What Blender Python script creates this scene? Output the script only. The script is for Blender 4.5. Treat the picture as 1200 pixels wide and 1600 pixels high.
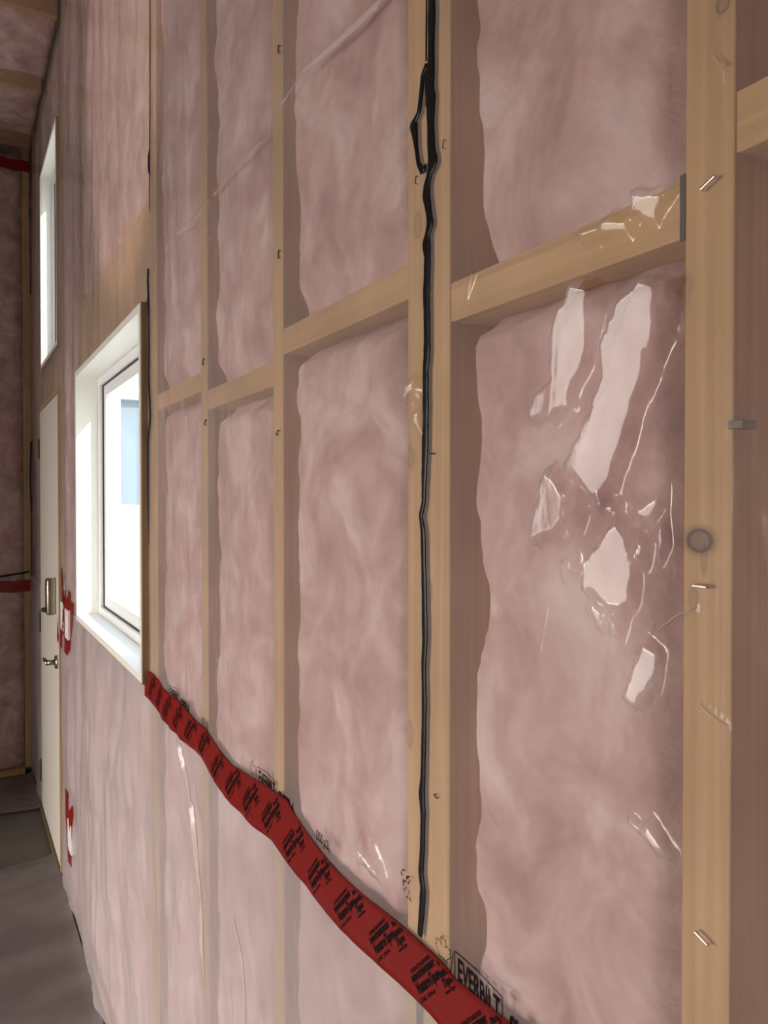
import bpy, math, random
import numpy as np
from mathutils import Vector, Matrix
from math import sin, cos, tan, radians as R, pi
random.seed(4)
for o in list(bpy.data.objects): bpy.data.objects.remove(o)
SC = bpy.context.scene
COL = SC.collection

# ------------------------------------------------------------------ camera
F = 1200.0                                   # focal length in pixels of a 1200 px wide frame
CAM = np.array([-0.42, 0.0, 1.71])
YAW, PITCH, ROLL = R(29.18), R(-0.81), R(0.0)
fw = np.array([sin(YAW)*cos(PITCH), cos(YAW)*cos(PITCH), sin(PITCH)])
rt = np.cross(fw, [0, 0, 1]); rt /= np.linalg.norm(rt)
up = np.cross(rt, fw)
rt, up = rt*cos(ROLL)+up*sin(ROLL), up*cos(ROLL)-rt*sin(ROLL)
cd = bpy.data.cameras.new('camera'); cam = bpy.data.objects.new('camera', cd); COL.objects.link(cam)
cd.sensor_fit = 'HORIZONTAL'; cd.sensor_width = 36; cd.lens = 36.0; cd.clip_start = 0.02
M4 = Matrix.Identity(4)
for i in range(3):
    M4[i][0], M4[i][1], M4[i][2], M4[i][3] = rt[i], up[i], -fw[i], CAM[i]
cam.matrix_world = M4
SC.camera = cam

# ------------------------------------------------------------------ world, lights, exposure
EXPOSURE = -0.09
SC.view_settings.view_transform = 'Standard'; SC.view_settings.look = 'None'
SC.view_settings.exposure = EXPOSURE; SC.view_settings.gamma = 1.0
SC.view_settings.use_curve_mapping = False
W = bpy.data.worlds.new('sky'); SC.world = W; W.use_nodes = True
nt = W.node_tree; bg = nt.nodes['Background']
tc = nt.nodes.new('ShaderNodeTexCoord'); sp = nt.nodes.new('ShaderNodeSeparateXYZ'); rp = nt.nodes.new('ShaderNodeValToRGB')
nt.links.new(tc.outputs['Generated'], sp.inputs[0]); nt.links.new(sp.outputs[2], rp.inputs[0]); nt.links.new(rp.outputs[0], bg.inputs[0])
rp.color_ramp.elements[0].color = (.95, .94, .9, 1); rp.color_ramp.elements[1].color = (.55, .75, 1, 1)
rp.color_ramp.elements[0].position = .05
bg.inputs[1].default_value = 4.0

def area(name, loc, rot, sx, sy, power, color):
    l = bpy.data.lights.new(name, 'AREA'); l.shape = 'RECTANGLE'; l.size = sx; l.size_y = sy
    l.energy = power; l.color = color
    o = bpy.data.objects.new(name, l); o.location = loc; o.rotation_euler = rot; COL.objects.link(o); return o
# daylight coming in through the overhead door opening in the left wall
area('daylight_overhead_door', (-3.98, 1.87, 1.0), (0, R(-80), 0), 1.9, 1.5, 50, (1, .905, .82))
# the bright low sky across the yard, seen from inside only below the door's lintel
area('daylight_yard', (-11, 3.5, 3.9), (0, R(-90), 0), 5.4, 13, 4200, (1, .915, .85))
# weak fill light added in front of the closed back wall
area('back_fill_light', (-2.6, -2.98, 1.1), (R(90), 0, 0), 1.6, 2.1, 4, (1, .95, .9))
# sunlight thrown back up on the wall by the floor inside the overhead door
sl = bpy.data.lights.new('sun_patch_bounce', 'SPOT'); sl.energy = 330; sl.color = (1, .80, .66); sl.spot_size = R(15); sl.spot_blend = .2; sl.shadow_soft_size = .06
so = bpy.data.objects.new('sun_patch_bounce', sl); so.location = (-3.2, 1.4, .15); COL.objects.link(so)
so.rotation_euler = (Vector((0, 2.35, 2.95))-Vector(so.location)).to_track_quat('-Z', 'Y').to_euler()

su = bpy.data.lights.new('sun', 'SUN'); su.energy = 5; su.angle = R(.6); su.color = (1, .95, .85)
sun = bpy.data.objects.new('sun', su); COL.objects.link(sun); sun.rotation_euler = Vector((-.45, .75, -.55)).to_track_quat('-Z', 'Y').to_euler()

# ------------------------------------------------------------------ pixel -> plane helpers
def ray(px, py): return fw + rt*((px-600)/F) + up*((800-py)/F)
def wy(px, py=783, x=0.0):
    """(y, z) of the right wall's plane x seen at a pixel"""
    d = ray(px, py); t = (x-CAM[0])/d[0]; p = CAM+d*t; return float(p[1]), float(p[2])
def fy(px, py, y):
    d = ray(px, py); t = (y-CAM[1])/d[1]; p = CAM+d*t; return float(p[0]), float(p[2])
def ypx(px, x=0.0): return wy(px, 783, x)[0]

# ------------------------------------------------------------------ mesh helpers
def mesh(name, v, f, mats, parent=None, smooth=False, link=True):
    m = bpy.data.meshes.new(name); m.from_pydata([tuple(map(float, a)) for a in v], [], f); m.update()
    for mt in (mats if isinstance(mats, (list, tuple)) else [mats]): m.materials.append(mt)
    if smooth: m.polygons.foreach_set('use_smooth', [True]*len(m.polygons))
    o = bpy.data.objects.new(name, m); COL.objects.link(o)
    if parent: o.parent = parent
    return o
def tag(o, label=None, cat=None, group=None, kind=None):
    if label: o['label'] = label
    if cat: o['category'] = cat
    if group: o['group'] = group
    if kind: o['kind'] = kind
    return o
def empty(name, loc=(0, 0, 0)):
    o = bpy.data.objects.new(name, None); o.location = (0, 0, 0); o.empty_display_size = .05; COL.objects.link(o); return o
class MB:
    def __init__(s): s.v = []; s.f = []
    def add(s, v, f):
        n = len(s.v); s.v += [tuple(a) for a in v]; s.f += [tuple(i+n for i in q) for q in f]; return s
    def box(s, a, b, bev=0.0):
        x0, y0, z0 = a; x1, y1, z1 = b
        if x0 > x1: x0, x1 = x1, x0
        if y0 > y1: y0, y1 = y1, y0
        if z0 > z1: z0, z1 = z1, z0
        if bev <= 0:
            return s.add([(x0,y0,z0),(x1,y0,z0),(x1,y1,z0),(x0,y1,z0),(x0,y0,z1),(x1,y0,z1),(x1,y1,z1),(x0,y1,z1)],
                     [(0,3,2,1),(4,5,6,7),(0,1,5,4),(1,2,6,5),(2,3,7,6),(3,0,4,7)])
        import bmesh
        bm = bmesh.new(); bmesh.ops.create_cube(bm, size=1)
        for v in bm.verts: v.co = ((x0+x1)/2+v.co.x*(x1-x0), (y0+y1)/2+v.co.y*(y1-y0), (z0+z1)/2+v.co.z*(z1-z0))
        bmesh.ops.bevel(bm, geom=list(bm.edges), offset=bev, segments=2, profile=.5, affect='EDGES')
        bm.verts.index_update()
        s.add([v.co[:] for v in bm.verts], [tuple(v.index for v in fc.verts) for fc in bm.faces]); bm.free(); return s
    def cyl(s, p0, p1, r0, r1=None, n=16):
        r1 = r0 if r1 is None else r1
        p0 = Vector(p0); p1 = Vector(p1); d = (p1-p0).normalized(); a = d.orthogonal().normalized(); b = d.cross(a)
        v = []
        for p, r in ((p0, r0), (p1, r1)):
            for k in range(n):
                t = 2*pi*k/n; v.append(tuple(p+(a*cos(t)+b*sin(t))*r))
        f = [(k, (k+1) % n, n+(k+1) % n, n+k) for k in range(n)] + [tuple(range(n))[::-1], tuple(range(n, 2*n))]
        return s.add(v, f)
    def build(s, name, mat, parent=None, smooth=False):
        return mesh(name, s.v, s.f, mat, parent, smooth)

# ------------------------------------------------------------------ noise (numpy)
_rng = np.random.RandomState(7); _perm = _rng.permutation(512); _val = _rng.rand(512)*2-1
def vnoise(u, v, seed=0):
    u = np.asarray(u, float)+seed*17.31; v = np.asarray(v, float)+seed*9.77
    iu = np.floor(u).astype(int); iv = np.floor(v).astype(int); fu = u-iu; fv = v-iv
    fu = fu*fu*fu*(fu*(fu*6-15)+10); fv = fv*fv*fv*(fv*(fv*6-15)+10)
    def h(a, b): return _val[_perm[(_perm[(a+seed) & 511]+b) & 511]]
    return (h(iu, iv)*(1-fu)+h(iu+1, iv)*fu)*(1-fv)+(h(iu, iv+1)*(1-fu)+h(iu+1, iv+1)*fu)*fv
def fbm(u, v, seed=0, o=4, g=.5):
    s = 0; a = 1
    for k in range(o): s = s+a*vnoise(np.asarray(u)*2**k, np.asarray(v)*2**k, seed+k*3); a *= g
    return s

# ------------------------------------------------------------------ materials
def newmat(name):
    m = bpy.data.materials.new(name); m.use_nodes = True; n = m.node_tree; n.nodes.clear()
    out = n.nodes.new('ShaderNodeOutputMaterial'); return m, n, out
def N(n, t, **k):
    x = n.nodes.new(t)
    for a, b in k.items(): setattr(x, a, b)
    return x
def principled(name, col, rough=.5, metal=0, noise=None, bump=None, spec=.5):
    """noise=(scale xyz, col2, detail)"""
    m, n, out = newmat(name); p = N(n, 'ShaderNodeBsdfPrincipled'); n.links.new(p.outputs[0], out.inputs[0])
    p.inputs['Base Color'].default_value = (*col, 1); p.inputs['Roughness'].default_value = rough; p.inputs['Metallic'].default_value = metal
    p.inputs['Specular IOR Level'].default_value = spec
    if noise or bump:
        tc = N(n, 'ShaderNodeTexCoord'); mp = N(n, 'ShaderNodeMapping'); n.links.new(tc.outputs['Object'], mp.inputs[0])
        mp.inputs['Scale'].default_value = (noise or bump)[0]
        nz = N(n, 'ShaderNodeTexNoise'); nz.inputs['Scale'].default_value = 1; nz.inputs['Detail'].default_value = 5; n.links.new(mp.outputs[0], nz.inputs[0])
    if noise:
        mx = N(n, 'ShaderNodeValToRGB'); mx.color_ramp.elements[0].position = .35; mx.color_ramp.elements[1].position = .68
        mx.color_ramp.elements[0].color = (*col, 1); mx.color_ramp.elements[1].color = (*noise[1], 1)
        n.links.new(nz.outputs[0], mx.inputs[0]); n.links.new(mx.outputs[0], p.inputs['Base Color'])
    if bump:
        b = N(n, 'ShaderNodeBump'); b.inputs['Strength'].default_value = bump[1]; b.inputs['Distance'].default_value = bump[2]
        n.links.new(nz.outputs[0], b.inputs['Height']); n.links.new(b.outputs[0], p.inputs['Normal'])
    return m
def film_mat(name, haze, haze_g, col, rough=.13, refl=1.0):
    m, n, out = newmat(name)
    tr = N(n, 'ShaderNodeBsdfTransparent'); df = N(n, 'ShaderNodeBsdfDiffuse'); tl = N(n, 'ShaderNodeBsdfTranslucent'); gl = N(n, 'ShaderNodeBsdfGlossy')
    df.inputs[0].default_value = (*col, 1); tl.inputs[0].default_value = (*col, 1); gl.inputs['Roughness'].default_value = rough
    lw = N(n, 'ShaderNodeLayerWeight'); lw.inputs['Blend'].default_value = .5
    tc = N(n, 'ShaderNodeTexCoord'); nz = N(n, 'ShaderNodeTexNoise'); nz.inputs['Scale'].default_value = 9; nz.inputs['Detail'].default_value = 6
    n.links.new(tc.outputs['Object'], nz.inputs[0])
    # fine crinkle in the sheet
    mp = N(n, 'ShaderNodeMapping'); mp.inputs['Scale'].default_value = (60, 60, 28); mp.inputs['Rotation'].default_value = (.3, 0, 0)
    n.links.new(tc.outputs['Object'], mp.inputs[0]); n2 = N(n, 'ShaderNodeTexNoise'); n2.inputs['Scale'].default_value = 1; n2.inputs['Detail'].default_value = 4
    n.links.new(mp.outputs[0], n2.inputs[0]); bp = N(n, 'ShaderNodeBump'); bp.inputs['Strength'].default_value = .16; bp.inputs['Distance'].default_value = .004
    n.links.new(n2.outputs[0], bp.inputs['Height'])
    for q in (gl, df): n.links.new(bp.outputs[0], q.inputs['Normal'])
    a = N(n, 'ShaderNodeMath', operation='POWER'); n.links.new(lw.outputs['Facing'], a.inputs[0]); a.inputs[1].default_value = 3
    b = N(n, 'ShaderNodeMath', operation='MULTIPLY_ADD'); n.links.new(a.outputs[0], b.inputs[0]); b.inputs[1].default_value = haze_g; b.inputs[2].default_value = haze
    c = N(n, 'ShaderNodeMath', operation='MULTIPLY_ADD'); n.links.new(nz.outputs[0], c.inputs[0]); c.inputs[1].default_value = .16; n.links.new(b.outputs[0], c.inputs[2])
    c2 = N(n, 'ShaderNodeMath', operation='SUBTRACT', use_clamp=True); n.links.new(c.outputs[0], c2.inputs[0]); c2.inputs[1].default_value = .08
    hz = N(n, 'ShaderNodeMixShader'); hz.inputs[0].default_value = .35; n.links.new(df.outputs[0], hz.inputs[1]); n.links.new(tl.outputs[0], hz.inputs[2])
    m1 = N(n, 'ShaderNodeMixShader'); n.links.new(c2.outputs[0], m1.inputs[0]); n.links.new(tr.outputs[0], m1.inputs[1]); n.links.new(hz.outputs[0], m1.inputs[2])
    fr = N(n, 'ShaderNodeFresnel'); fr.inputs[0].default_value = 1.5; n.links.new(bp.outputs[0], fr.inputs['Normal'])
    ge = N(n, 'ShaderNodeNewGeometry')
    # same reflectance from both faces of the thin sheet
    im = N(n, 'ShaderNodeMath', operation='MULTIPLY_ADD'); n.links.new(ge.outputs['Backfacing'], im.inputs[0]); im.inputs[1].default_value = 1/1.5-1.5; im.inputs[2].default_value = 1.5
    iv = N(n, 'ShaderNodeMath', operation='MAXIMUM'); n.links.new(im.outputs[0], iv.inputs[0]); iv.inputs[1].default_value = .1; n.links.new(iv.outputs[0], fr.inputs[0])
    fm = N(n, 'ShaderNodeMath', operation='MULTIPLY', use_clamp=True); n.links.new(fr.outputs[0], fm.inputs[0]); fm.inputs[1].default_value = refl
    m2 = N(n, 'ShaderNodeMixShader'); n.links.new(fm.outputs[0], m2.inputs[0]); n.links.new(m1.outputs[0], m2.inputs[1]); n.links.new(gl.outputs[0], m2.inputs[2])
    n.links.new(m2.outputs[0], out.inputs[0]); return m
def wood_mat(name, c1, c2, axis='z', knots=()):
    m, n, out = newmat(name); p = N(n, 'ShaderNodeBsdfPrincipled'); n.links.new(p.outputs[0], out.inputs[0]); p.inputs['Roughness'].default_value = .7
    tc = N(n, 'ShaderNodeTexCoord'); mp = N(n, 'ShaderNodeMapping'); n.links.new(tc.outputs['Object'], mp.inputs[0])
    mp.inputs['Scale'].default_value = (90, 90, 2.2) if axis == 'z' else (90, 2.2, 90)
    nz = N(n, 'ShaderNodeTexNoise'); nz.inputs['Scale'].default_value = 1; nz.inputs['Detail'].default_value = 6; nz.inputs['Distortion'].default_value = .6; n.links.new(mp.outputs[0], nz.inputs[0])
    n3 = N(n, 'ShaderNodeTexNoise'); n3.inputs['Scale'].default_value = 5; n3.inputs['Detail'].default_value = 3; n.links.new(tc.outputs['Object'], n3.inputs[0])
    ad = N(n, 'ShaderNodeMath', operation='MULTIPLY_ADD'); n.links.new(n3.outputs[0], ad.inputs[0]); ad.inputs[1].default_value = .6; 
    sc = N(n, 'ShaderNodeMath', operation='MULTIPLY'); n.links.new(nz.outputs[0], sc.inputs[0]); sc.inputs[1].default_value = .7; n.links.new(sc.outputs[0], ad.inputs[2])
    rp = N(n, 'ShaderNodeValToRGB'); rp.color_ramp.elements[0].position = .38; rp.color_ramp.elements[1].position = .85
    rp.color_ramp.elements[0].color = (*c1, 1); rp.color_ramp.elements[1].color = (*c2, 1); n.links.new(ad.outputs[0], rp.inputs[0])
    last = rp.outputs[0]
    for (ky, kz, ry, rz, st) in knots:
        sx = N(n, 'ShaderNodeVectorMath', operation='SUBTRACT'); n.links.new(tc.outputs['Object'], sx.inputs[0]); sx.inputs[1].default_value = (0, ky, kz)
        ml = N(n, 'ShaderNodeVectorMath', operation='MULTIPLY'); n.links.new(sx.outputs[0], ml.inputs[0]); ml.inputs[1].default_value = (0, 1/ry, 1/rz)
        ln = N(n, 'ShaderNodeVectorMath', operation='LENGTH'); n.links.new(ml.outputs[0], ln.inputs[0])
        nn = N(n, 'ShaderNodeMath', operation='MULTIPLY_ADD'); n.links.new(n3.outputs[0], nn.inputs[0]); nn.inputs[1].default_value = .5; n.links.new(ln.outputs['Value'], nn.inputs[2])
        kr = N(n, 'ShaderNodeValToRGB'); e = kr.color_ramp.elements; e[0].position = .3; e[0].color = (st*.45,)*3+(1,); e[1].position = .95; e[1].color = (0, 0, 0, 1)
        a = e.new(.50); a.color = (st*.5,)*3+(1,); a = e.new(.58); a.color = (st*1.0,)*3+(1,); a = e.new(.68); a.color = (st*.35,)*3+(1,)
        hf = N(n, 'ShaderNodeMath', operation='MULTIPLY'); n.links.new(nn.outputs[0], hf.inputs[0]); hf.inputs[1].default_value = .45; n.links.new(hf.outputs[0], kr.inputs[0])
        mx = N(n, 'ShaderNodeMixRGB'); n.links.new(kr.outputs[0], mx.inputs[0]); n.links.new(last, mx.inputs[1]); mx.inputs[2].default_value = (.09, .045, .025, 1); last = mx.outputs[0]
    n.links.new(last, p.inputs['Base Color'])
    return m
def batt_mat(name, c1, c2, c3):
    m, n, out = newmat(name); p = N(n, 'ShaderNodeBsdfPrincipled'); n.links.new(p.outputs[0], out.inputs[0]); p.inputs['Roughness'].default_value = 1; p.inputs['Specular IOR Level'].default_value = 0
    tc = N(n, 'ShaderNodeTexCoord'); nz = N(n, 'ShaderNodeTexNoise'); nz.inputs['Scale'].default_value = 9; nz.inputs['Detail'].default_value = 8; nz.inputs['Distortion'].default_value = .5; nz.inputs['Roughness'].default_value = .60
    n.links.new(tc.outputs['Object'], nz.inputs[0])
    rp = N(n, 'ShaderNodeValToRGB'); e = rp.color_ramp.elements; e[0].position = .3; e[0].color = (*c1, 1); e[1].position = .72; e[1].color = (*c3, 1); a = e.new(.5); a.color = (*c2, 1)
    n.links.new(nz.outputs[0], rp.inputs[0]); n.links.new(rp.outputs[0], p.inputs['Base Color'])
    nb = N(n, 'ShaderNodeTexNoise'); nb.inputs['Scale'].default_value = 45; nb.inputs['Detail'].default_value = 5; n.links.new(tc.outputs['Object'], nb.inputs[0])
    b = N(n, 'ShaderNodeBump'); b.inputs['Strength'].default_value = .35; b.inputs['Distance'].default_value = .01; n.links.new(nb.outputs[0], b.inputs['Height']); n.links.new(b.outputs[0], p.inputs['Normal'])
    return m

FILM_U = film_mat('clear_poly_sheet', .18, .45, (.78, .72, .71), .15, .85)
FILM_L = film_mat('milky_poly_sheet', .42, .35, (.76, .725, .745), .28, .7)
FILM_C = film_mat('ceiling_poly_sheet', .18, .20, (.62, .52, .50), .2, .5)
BATT = batt_mat('pink_fibreglass', (.44, .25, .235), (.64, .42, .395), (.84, .68, .64))
WOODC1, WOODC2 = (.41, .225, .085), (.66, .41, .18)
SEAL = principled('black_acoustical_sealant', (.004, .004, .005), .38, spec=.3)
TAPE = principled('red_tape', (.27, .010, .008), .34)
_n = TAPE.node_tree; _t = N(_n, 'ShaderNodeBsdfTransparent'); _t.inputs[0].default_value = (.95, .25, .22, 1); _m = N(_n, 'ShaderNodeMixShader'); _m.inputs[0].default_value = .22
_p = [x for x in _n.nodes if x.type == 'BSDF_PRINCIPLED'][0]; _o = [x for x in _n.nodes if x.type == 'OUTPUT_MATERIAL'][0]
_n.links.new(_p.outputs[0], _m.inputs[1]); _n.links.new(_t.outputs[0], _m.inputs[2]); _n.links.new(_m.outputs[0], _o.inputs[0])
INK = principled('black_ink', (.004, .003, .003), .6, spec=.1)
WHITE = principled('white_paint', (.93, .91, .84), .45)
VINYL = principled('white_vinyl', (.9, .9, .9), .35)
GASKET = principled('black_gasket', (.02, .02, .02), .5)
RAW = wood_mat('raw_wood_edge', (.30, .20, .12), (.46, .33, .2))
DOORP = principled('cream_door_paint', (.78, .72, .63), .5)
DARKGAP = principled('dark_strip_and_slot_shade', (.05, .035, .025), .7)
NICKEL = principled('satin_nickel', (.42, .38, .30), .32, 1)
STEEL = principled('bright_steel', (.75, .75, .75), .25, 1)
DKSTEEL = principled('dark_steel', (.10, .08, .06), .45, .6)
PLATE = principled('white_switch_plastic', (.85, .85, .83), .35)
CONC = principled('dusty_concrete', (.085, .075, .062), .75, noise=((1.5, 3, 3), (.13, .115, .095)), )
SHEATH = wood_mat('osb_sheathing', (.32, .2, .1), (.5, .34, .2))

# ------------------------------------------------------------------ main dimensions (metres)
CEIL = 3.85; YFAR = 5.27; YBACK = -3.0; XLEFT = -4.0
SX = .004; SD = .14                        # stud front face, stud depth
studs = []                                # (y0, y1, label, knots)
def edge(a, b): return ypx(b, SX), ypx(a, SX)
def kn(px, py, ry, rz, st): y, z = wy(px, py, SX); return (y, z, ry, rz, st)
s0 = edge(1068, 1145); s1 = edge(637, 703); s2 = edge(427, 443); s3 = edge(315, 325)
studs += [(*s0, 'pale pine wall stud with a ringed round knot, nearest to the right edge', [kn(1093, 845, .0085, .0066, 1.5), kn(1100, 873, .002, .008, .7), kn(1130, 5, .004, .005, .9), kn(1083, 935, .003, .005, .4)]),
          (*s1, 'wide pine wall stud with the black sealant bead running down it', [kn(653, 352, .006, .012, .5), kn(640, 1147, .006, .012, .5), kn(671, 925, .005, .009, .5), kn(642, 715, .006, .010, .5)]),
          (*s2, 'pine wall stud left of the black sealant stud, behind clear plastic', []),
          (*s3, 'thin looking pine stud midway between the window and the black sealant stud', [])]
YW0, YW1 = ypx(220, -.018), ypx(118, -.018)            # lower window
_, ZW1a = wy(220, 473, -.018); _, ZW0a = wy(220, 1065, -.018); _, ZW1b = wy(118, 580, -.018); _, ZW0b = wy(118, 968, -.018)
ZW1 = (ZW1a+ZW1b)/2; ZW0 = (ZW0a+ZW0b)/2
YD0, YD1 = ypx(90.5, -.012), ypx(62, -.012)            # door
ZD1 = (wy(90, 610, -.012)[1]+wy(62, 640, -.012)[1])/2
YU0, YU1 = ypx(90, -.012), ypx(65, -.012)              # upper window
ZU0 = (wy(90, 540, -.012)[1]+wy(65, 571, -.012)[1])/2; ZU1 = (wy(90, 170, -.012)[1]+wy(65, 262, -.012)[1])/2
print('DIMS', YW0, YW1, ZW0, ZW1, 'door', YD0, YD1, ZD1, 'upper', YU0, YU1, ZU0, ZU1, 'studs', s0, s1, s2, s3)
w_ = .038
studs += [(YW0-.085, YW0-.047, 'pine king stud beside the lower window, under the thin dark bead line', []),
          (YW0-.042, YW0-.004, 'pine jack stud tight against the near side of the lower window', []),
          (YW1+.01, YW1+.048, 'pine stud against the far side of the lower window', []),
          (YD0-.06, YD0-.022, 'pine stud on the near side of the door and upper window', []),
          (YD1+.02, YD1+.058, 'pine stud on the far side of the door and upper window', []),
          (YFAR-.16, YFAR-.122, 'pine corner stud of the window wall by the far wall', [])]
studs.insert(0, (-.13, -.092, None, []))
SI = sorted([(a, b) for a, b, _, _ in studs])

# ------------------------------------------------------------------ film surface function
def px_poly(pts, x=0.0): return np.array([wy(a, b, x) for a, b in pts])
def sdist(P, y, z):
    """signed distance to polygon, positive inside"""
    d = np.full(y.shape, 1e9); ins = np.zeros(y.shape, bool); n = len(P)
    for i in range(n):
        a = P[i]; b = P[(i+1) % n]; e = b-a; L = (e**2).sum()+1e-12
        t = np.clip(((y-a[0])*e[0]+(z-a[1])*e[1])/L, 0, 1)
        d = np.minimum(d, np.hypot(y-a[0]-t*e[0], z-a[1]-t*e[1]))
        c = ((a[1] > z) != (b[1] > z)) & (y < (b[0]-a[0])*(z-a[1])/(b[1]-a[1]+1e-12)+a[0]); ins ^= c
    return np.where(ins, d, -d)
FACETS = [  # (pixels, tilt along y, tilt along z): puckers of the sheet that turn towards the door opening
 ([(1030,430),(1066,440),(1045,530),(1020,600),(985,700),(960,770),(945,800),(930,770),(897,728),(925,680),(945,620),(962,590),(965,540),(990,480)], 1, 1),
 ([(920,440),(950,450),(935,520),(925,560),(900,640),(870,660),(838,655),(850,620),(875,590),(880,530),(900,480)], 1, 1),
 ([(875,730),(895,760),(940,790),(900,820),(850,850),(852,790)], 1, 1),
 ([(1000,790),(1040,760),(1045,790),(1020,830),(1000,810)], 1, 1),
 ([(925,870),(975,810),(990,830),(1000,880),(998,940),(975,970),(960,950),(925,920)], 1, 1),
 ([(955,955),(985,955),(975,1000),(960,990)], 1, 1),
 ([(1010,1000),(1040,1020),(1035,1060),(1010,1110),(985,1090)], 1, 1),
 ([(990,1280),(1005,1290),(1020,1275),(1055,1335),(1030,1330),(1010,1305)], 1, 1),
 ([(910,370),(960,340),(1000,335),(990,375),(975,372),(920,385)], 1, 1),
 ([(1000,300),(1060,297),(1030,350),(1000,340)], 1, 1),
 ([(570,1305),(590,1320),(605,1370),(600,1375),(580,1345)], 1, 1),
 ([(640,600),(655,585),(658,610),(638,630)], 1, 1),
 ([(654,645),(661,640),(661,680),(652,660)], 1, 1),
]
FACETS += [([(1139,100),(1135,125),(1126,160),(1128,140),(1134,104)], 1, 0), ([(745,425),(738,450),(728,478),(732,452),(741,425)], 1, 0), ([(905,790),(925,800),(915,830),(893,845)], 1, 1), ([(1002,835),(1022,850),(1010,885),(996,870)], .9, 1), ([(1030,830),(1044,800),(1046,850),(1034,880)], .9, 1),
 ([(935,925),(960,960),(950,985),(925,955)], .8, 1), ([(880,880),(905,860),(915,895),(890,905)], .6, 1), ([(950,775),(975,790),(965,812),(948,800)], .9, 1)]
FAC = [(px_poly(p), a, b) for p, a, b in FACETS]
CREASE = [([(600,0),(480,115)], .0035, .0022), ([(480,115),(425,185)], .002, .0006), ([(412,222),(338,303)], .003, .0013), ([(338,303),(262,390)], .003, .0010),
          ([(745,420),(726,480)], .0012, .0008), ([(858,950),(845,1020)], .0012, .0008), ([(1137,100),(1125,165)], .0012, .001), ([(1090,950),(1020,985)], .0012, .0007),
          ([(1100,1100),(1140,1135)], .001, .0006), ([(560,1250),(585,1300)], .0016, .0010), ([(450,840),(447,930)], .0015, .0008), ([(870,660),(905,440)], .004, .0008)]
CRE = [(px_poly(p), w, h) for p, w, h in CREASE]
CREASE_L = [([(288,1165),(304,1250),(318,1400),(326,1520)], .004, .006), ([(385,1480),(400,1600)], .003, .0015), ([(260,1400),(290,1480)], .004, .0012)]
CREL = [(px_poly(p), w, h) for p, w, h in CREASE_L]
def bay(y):
    """0 on a stud, rising to 1 in mid bay"""
    m = np.ones_like(y)
    for a, b in SI:
        d = np.maximum(np.maximum(a-y, y-b), 0); m = np.minimum(m, np.clip(d/.10, 0, 1))
    return m*m*(3-2*m)
FT = .9
def H(y, z, low=False):
    y = np.asarray(y, float); z = np.asarray(z, float); m = bay(y)
    h = .0022*m*(1+.5*fbm(y*2.5, z*2.2, 3, 2))
    h = h+m*.0022*fbm(y*5+z*1.6, z*2.4-y, 11, 2)+(.2+.8*m)*.00030*fbm(y*26+z*9, z*13, 21, 3)
    # vertical drapes of the loose sheet, larger further down the wall
    far = np.clip((y-1.9)/1.0, 0, 1)
    h = h+far*(.006*fbm(y*8+.5*z, z*1.2, 31, 3))+.0018*np.clip((y-.8)/1, 0, 1)*m*fbm(y*24-z*3, z*4, 35, 3)
    if low:
        t = np.clip((1.30-z)/.35, 0, 1); h = h+t*(.007*(.35+.65*m)*fbm(y*5+z*1.4, z*2.0, 41, 4)+.004*fbm(y*11-z*4, z*4, 43, 3)+.008)+.0004
    for P, a, b in (() if low else FAC):
        c = P.mean(0); near = (np.abs(y-c[0]) < .25) & (np.abs(z-c[1]) < .25)
        if not near.any(): continue
        inr = float(sdist(P, *np.meshgrid(np.linspace(*P[:, 0][[P[:, 0].argmin(), P[:, 0].argmax()]], 25), np.linspace(*P[:, 1][[P[:, 1].argmin(), P[:, 1].argmax()]], 25), indexing='ij')).max())
        d = sdist(P, y, z)+min(.0045, .5*inr)*min(1, c[0]*1.3)*fbm(y*70, z*45, 77, 3); sc = min(max(.0015, .012*min(1, c[0])), max(.0008, inr*.8)); w = np.clip(d/sc*.5+.5, 0, 1); w = w*w*(3-2*w)
        ti = math.atan2(.42, c[0]); to_ = math.atan2(4.0, 1.9-c[0]); aa = min(.5, tan((to_-ti)/2))*a*FT; zz = z-1.71; zc = c[1]-1.71; k = 1/(2*4.4); g = 4.42/.42
        hz = k*((.62*zz+g*zz*zz/2)-(.62*zc+g*zc*zc/2))
        h = h+np.where(near, w*(aa*(y-P[:, 0].min())+hz+b*.004), 0)
    for P, wd, ht in (CREL if low else CRE):
        d = np.full(y.shape, 1e9)
        for i in range(len(P)-1):
            A = P[i]; e = P[i+1]-A; L = (e**2).sum(); t = np.clip(((y-A[0])*e[0]+(z-A[1])*e[1])/L, 0, 1)
            d = np.minimum(d, np.hypot(y-A[0]-t*e[0], z-A[1]-t*e[1]))
        h = h+ht*np.exp(-(d/wd)**2)
    return -h                                  # towards the room

TOP = [(228,1045),(240,1053),(262,1078),(285,1095),(307,1125),(322,1137),(345,1172),(365,1195),(395,1212),(425,1232),(450,1250),(465,1275),(490,1310),(520,1345),(560,1385),(600,1420),(650,1463),(690,1500),(715,1530),(750,1555),(790,1585),(810,1600),(870,1655)]
BOT = [(224,1082),(244,1104),(262,1125),(287,1153),(316,1182),(340,1225),(363,1253),(400,1290),(428,1313),(455,1350),(495,1400),(545,1455),(600,1508),(650,1555),(675,1580),(692,1600),(740,1655)]
tp = px_poly(TOP); bt = px_poly(BOT); tp = tp[np.argsort(tp[:, 0])]; bt = bt[np.argsort(bt[:, 0])]
def ztop(y): return np.interp(y, tp[:, 0], tp[:, 1])
def zbot(y): return np.interp(y, bt[:, 0], bt[:, 1])

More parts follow.
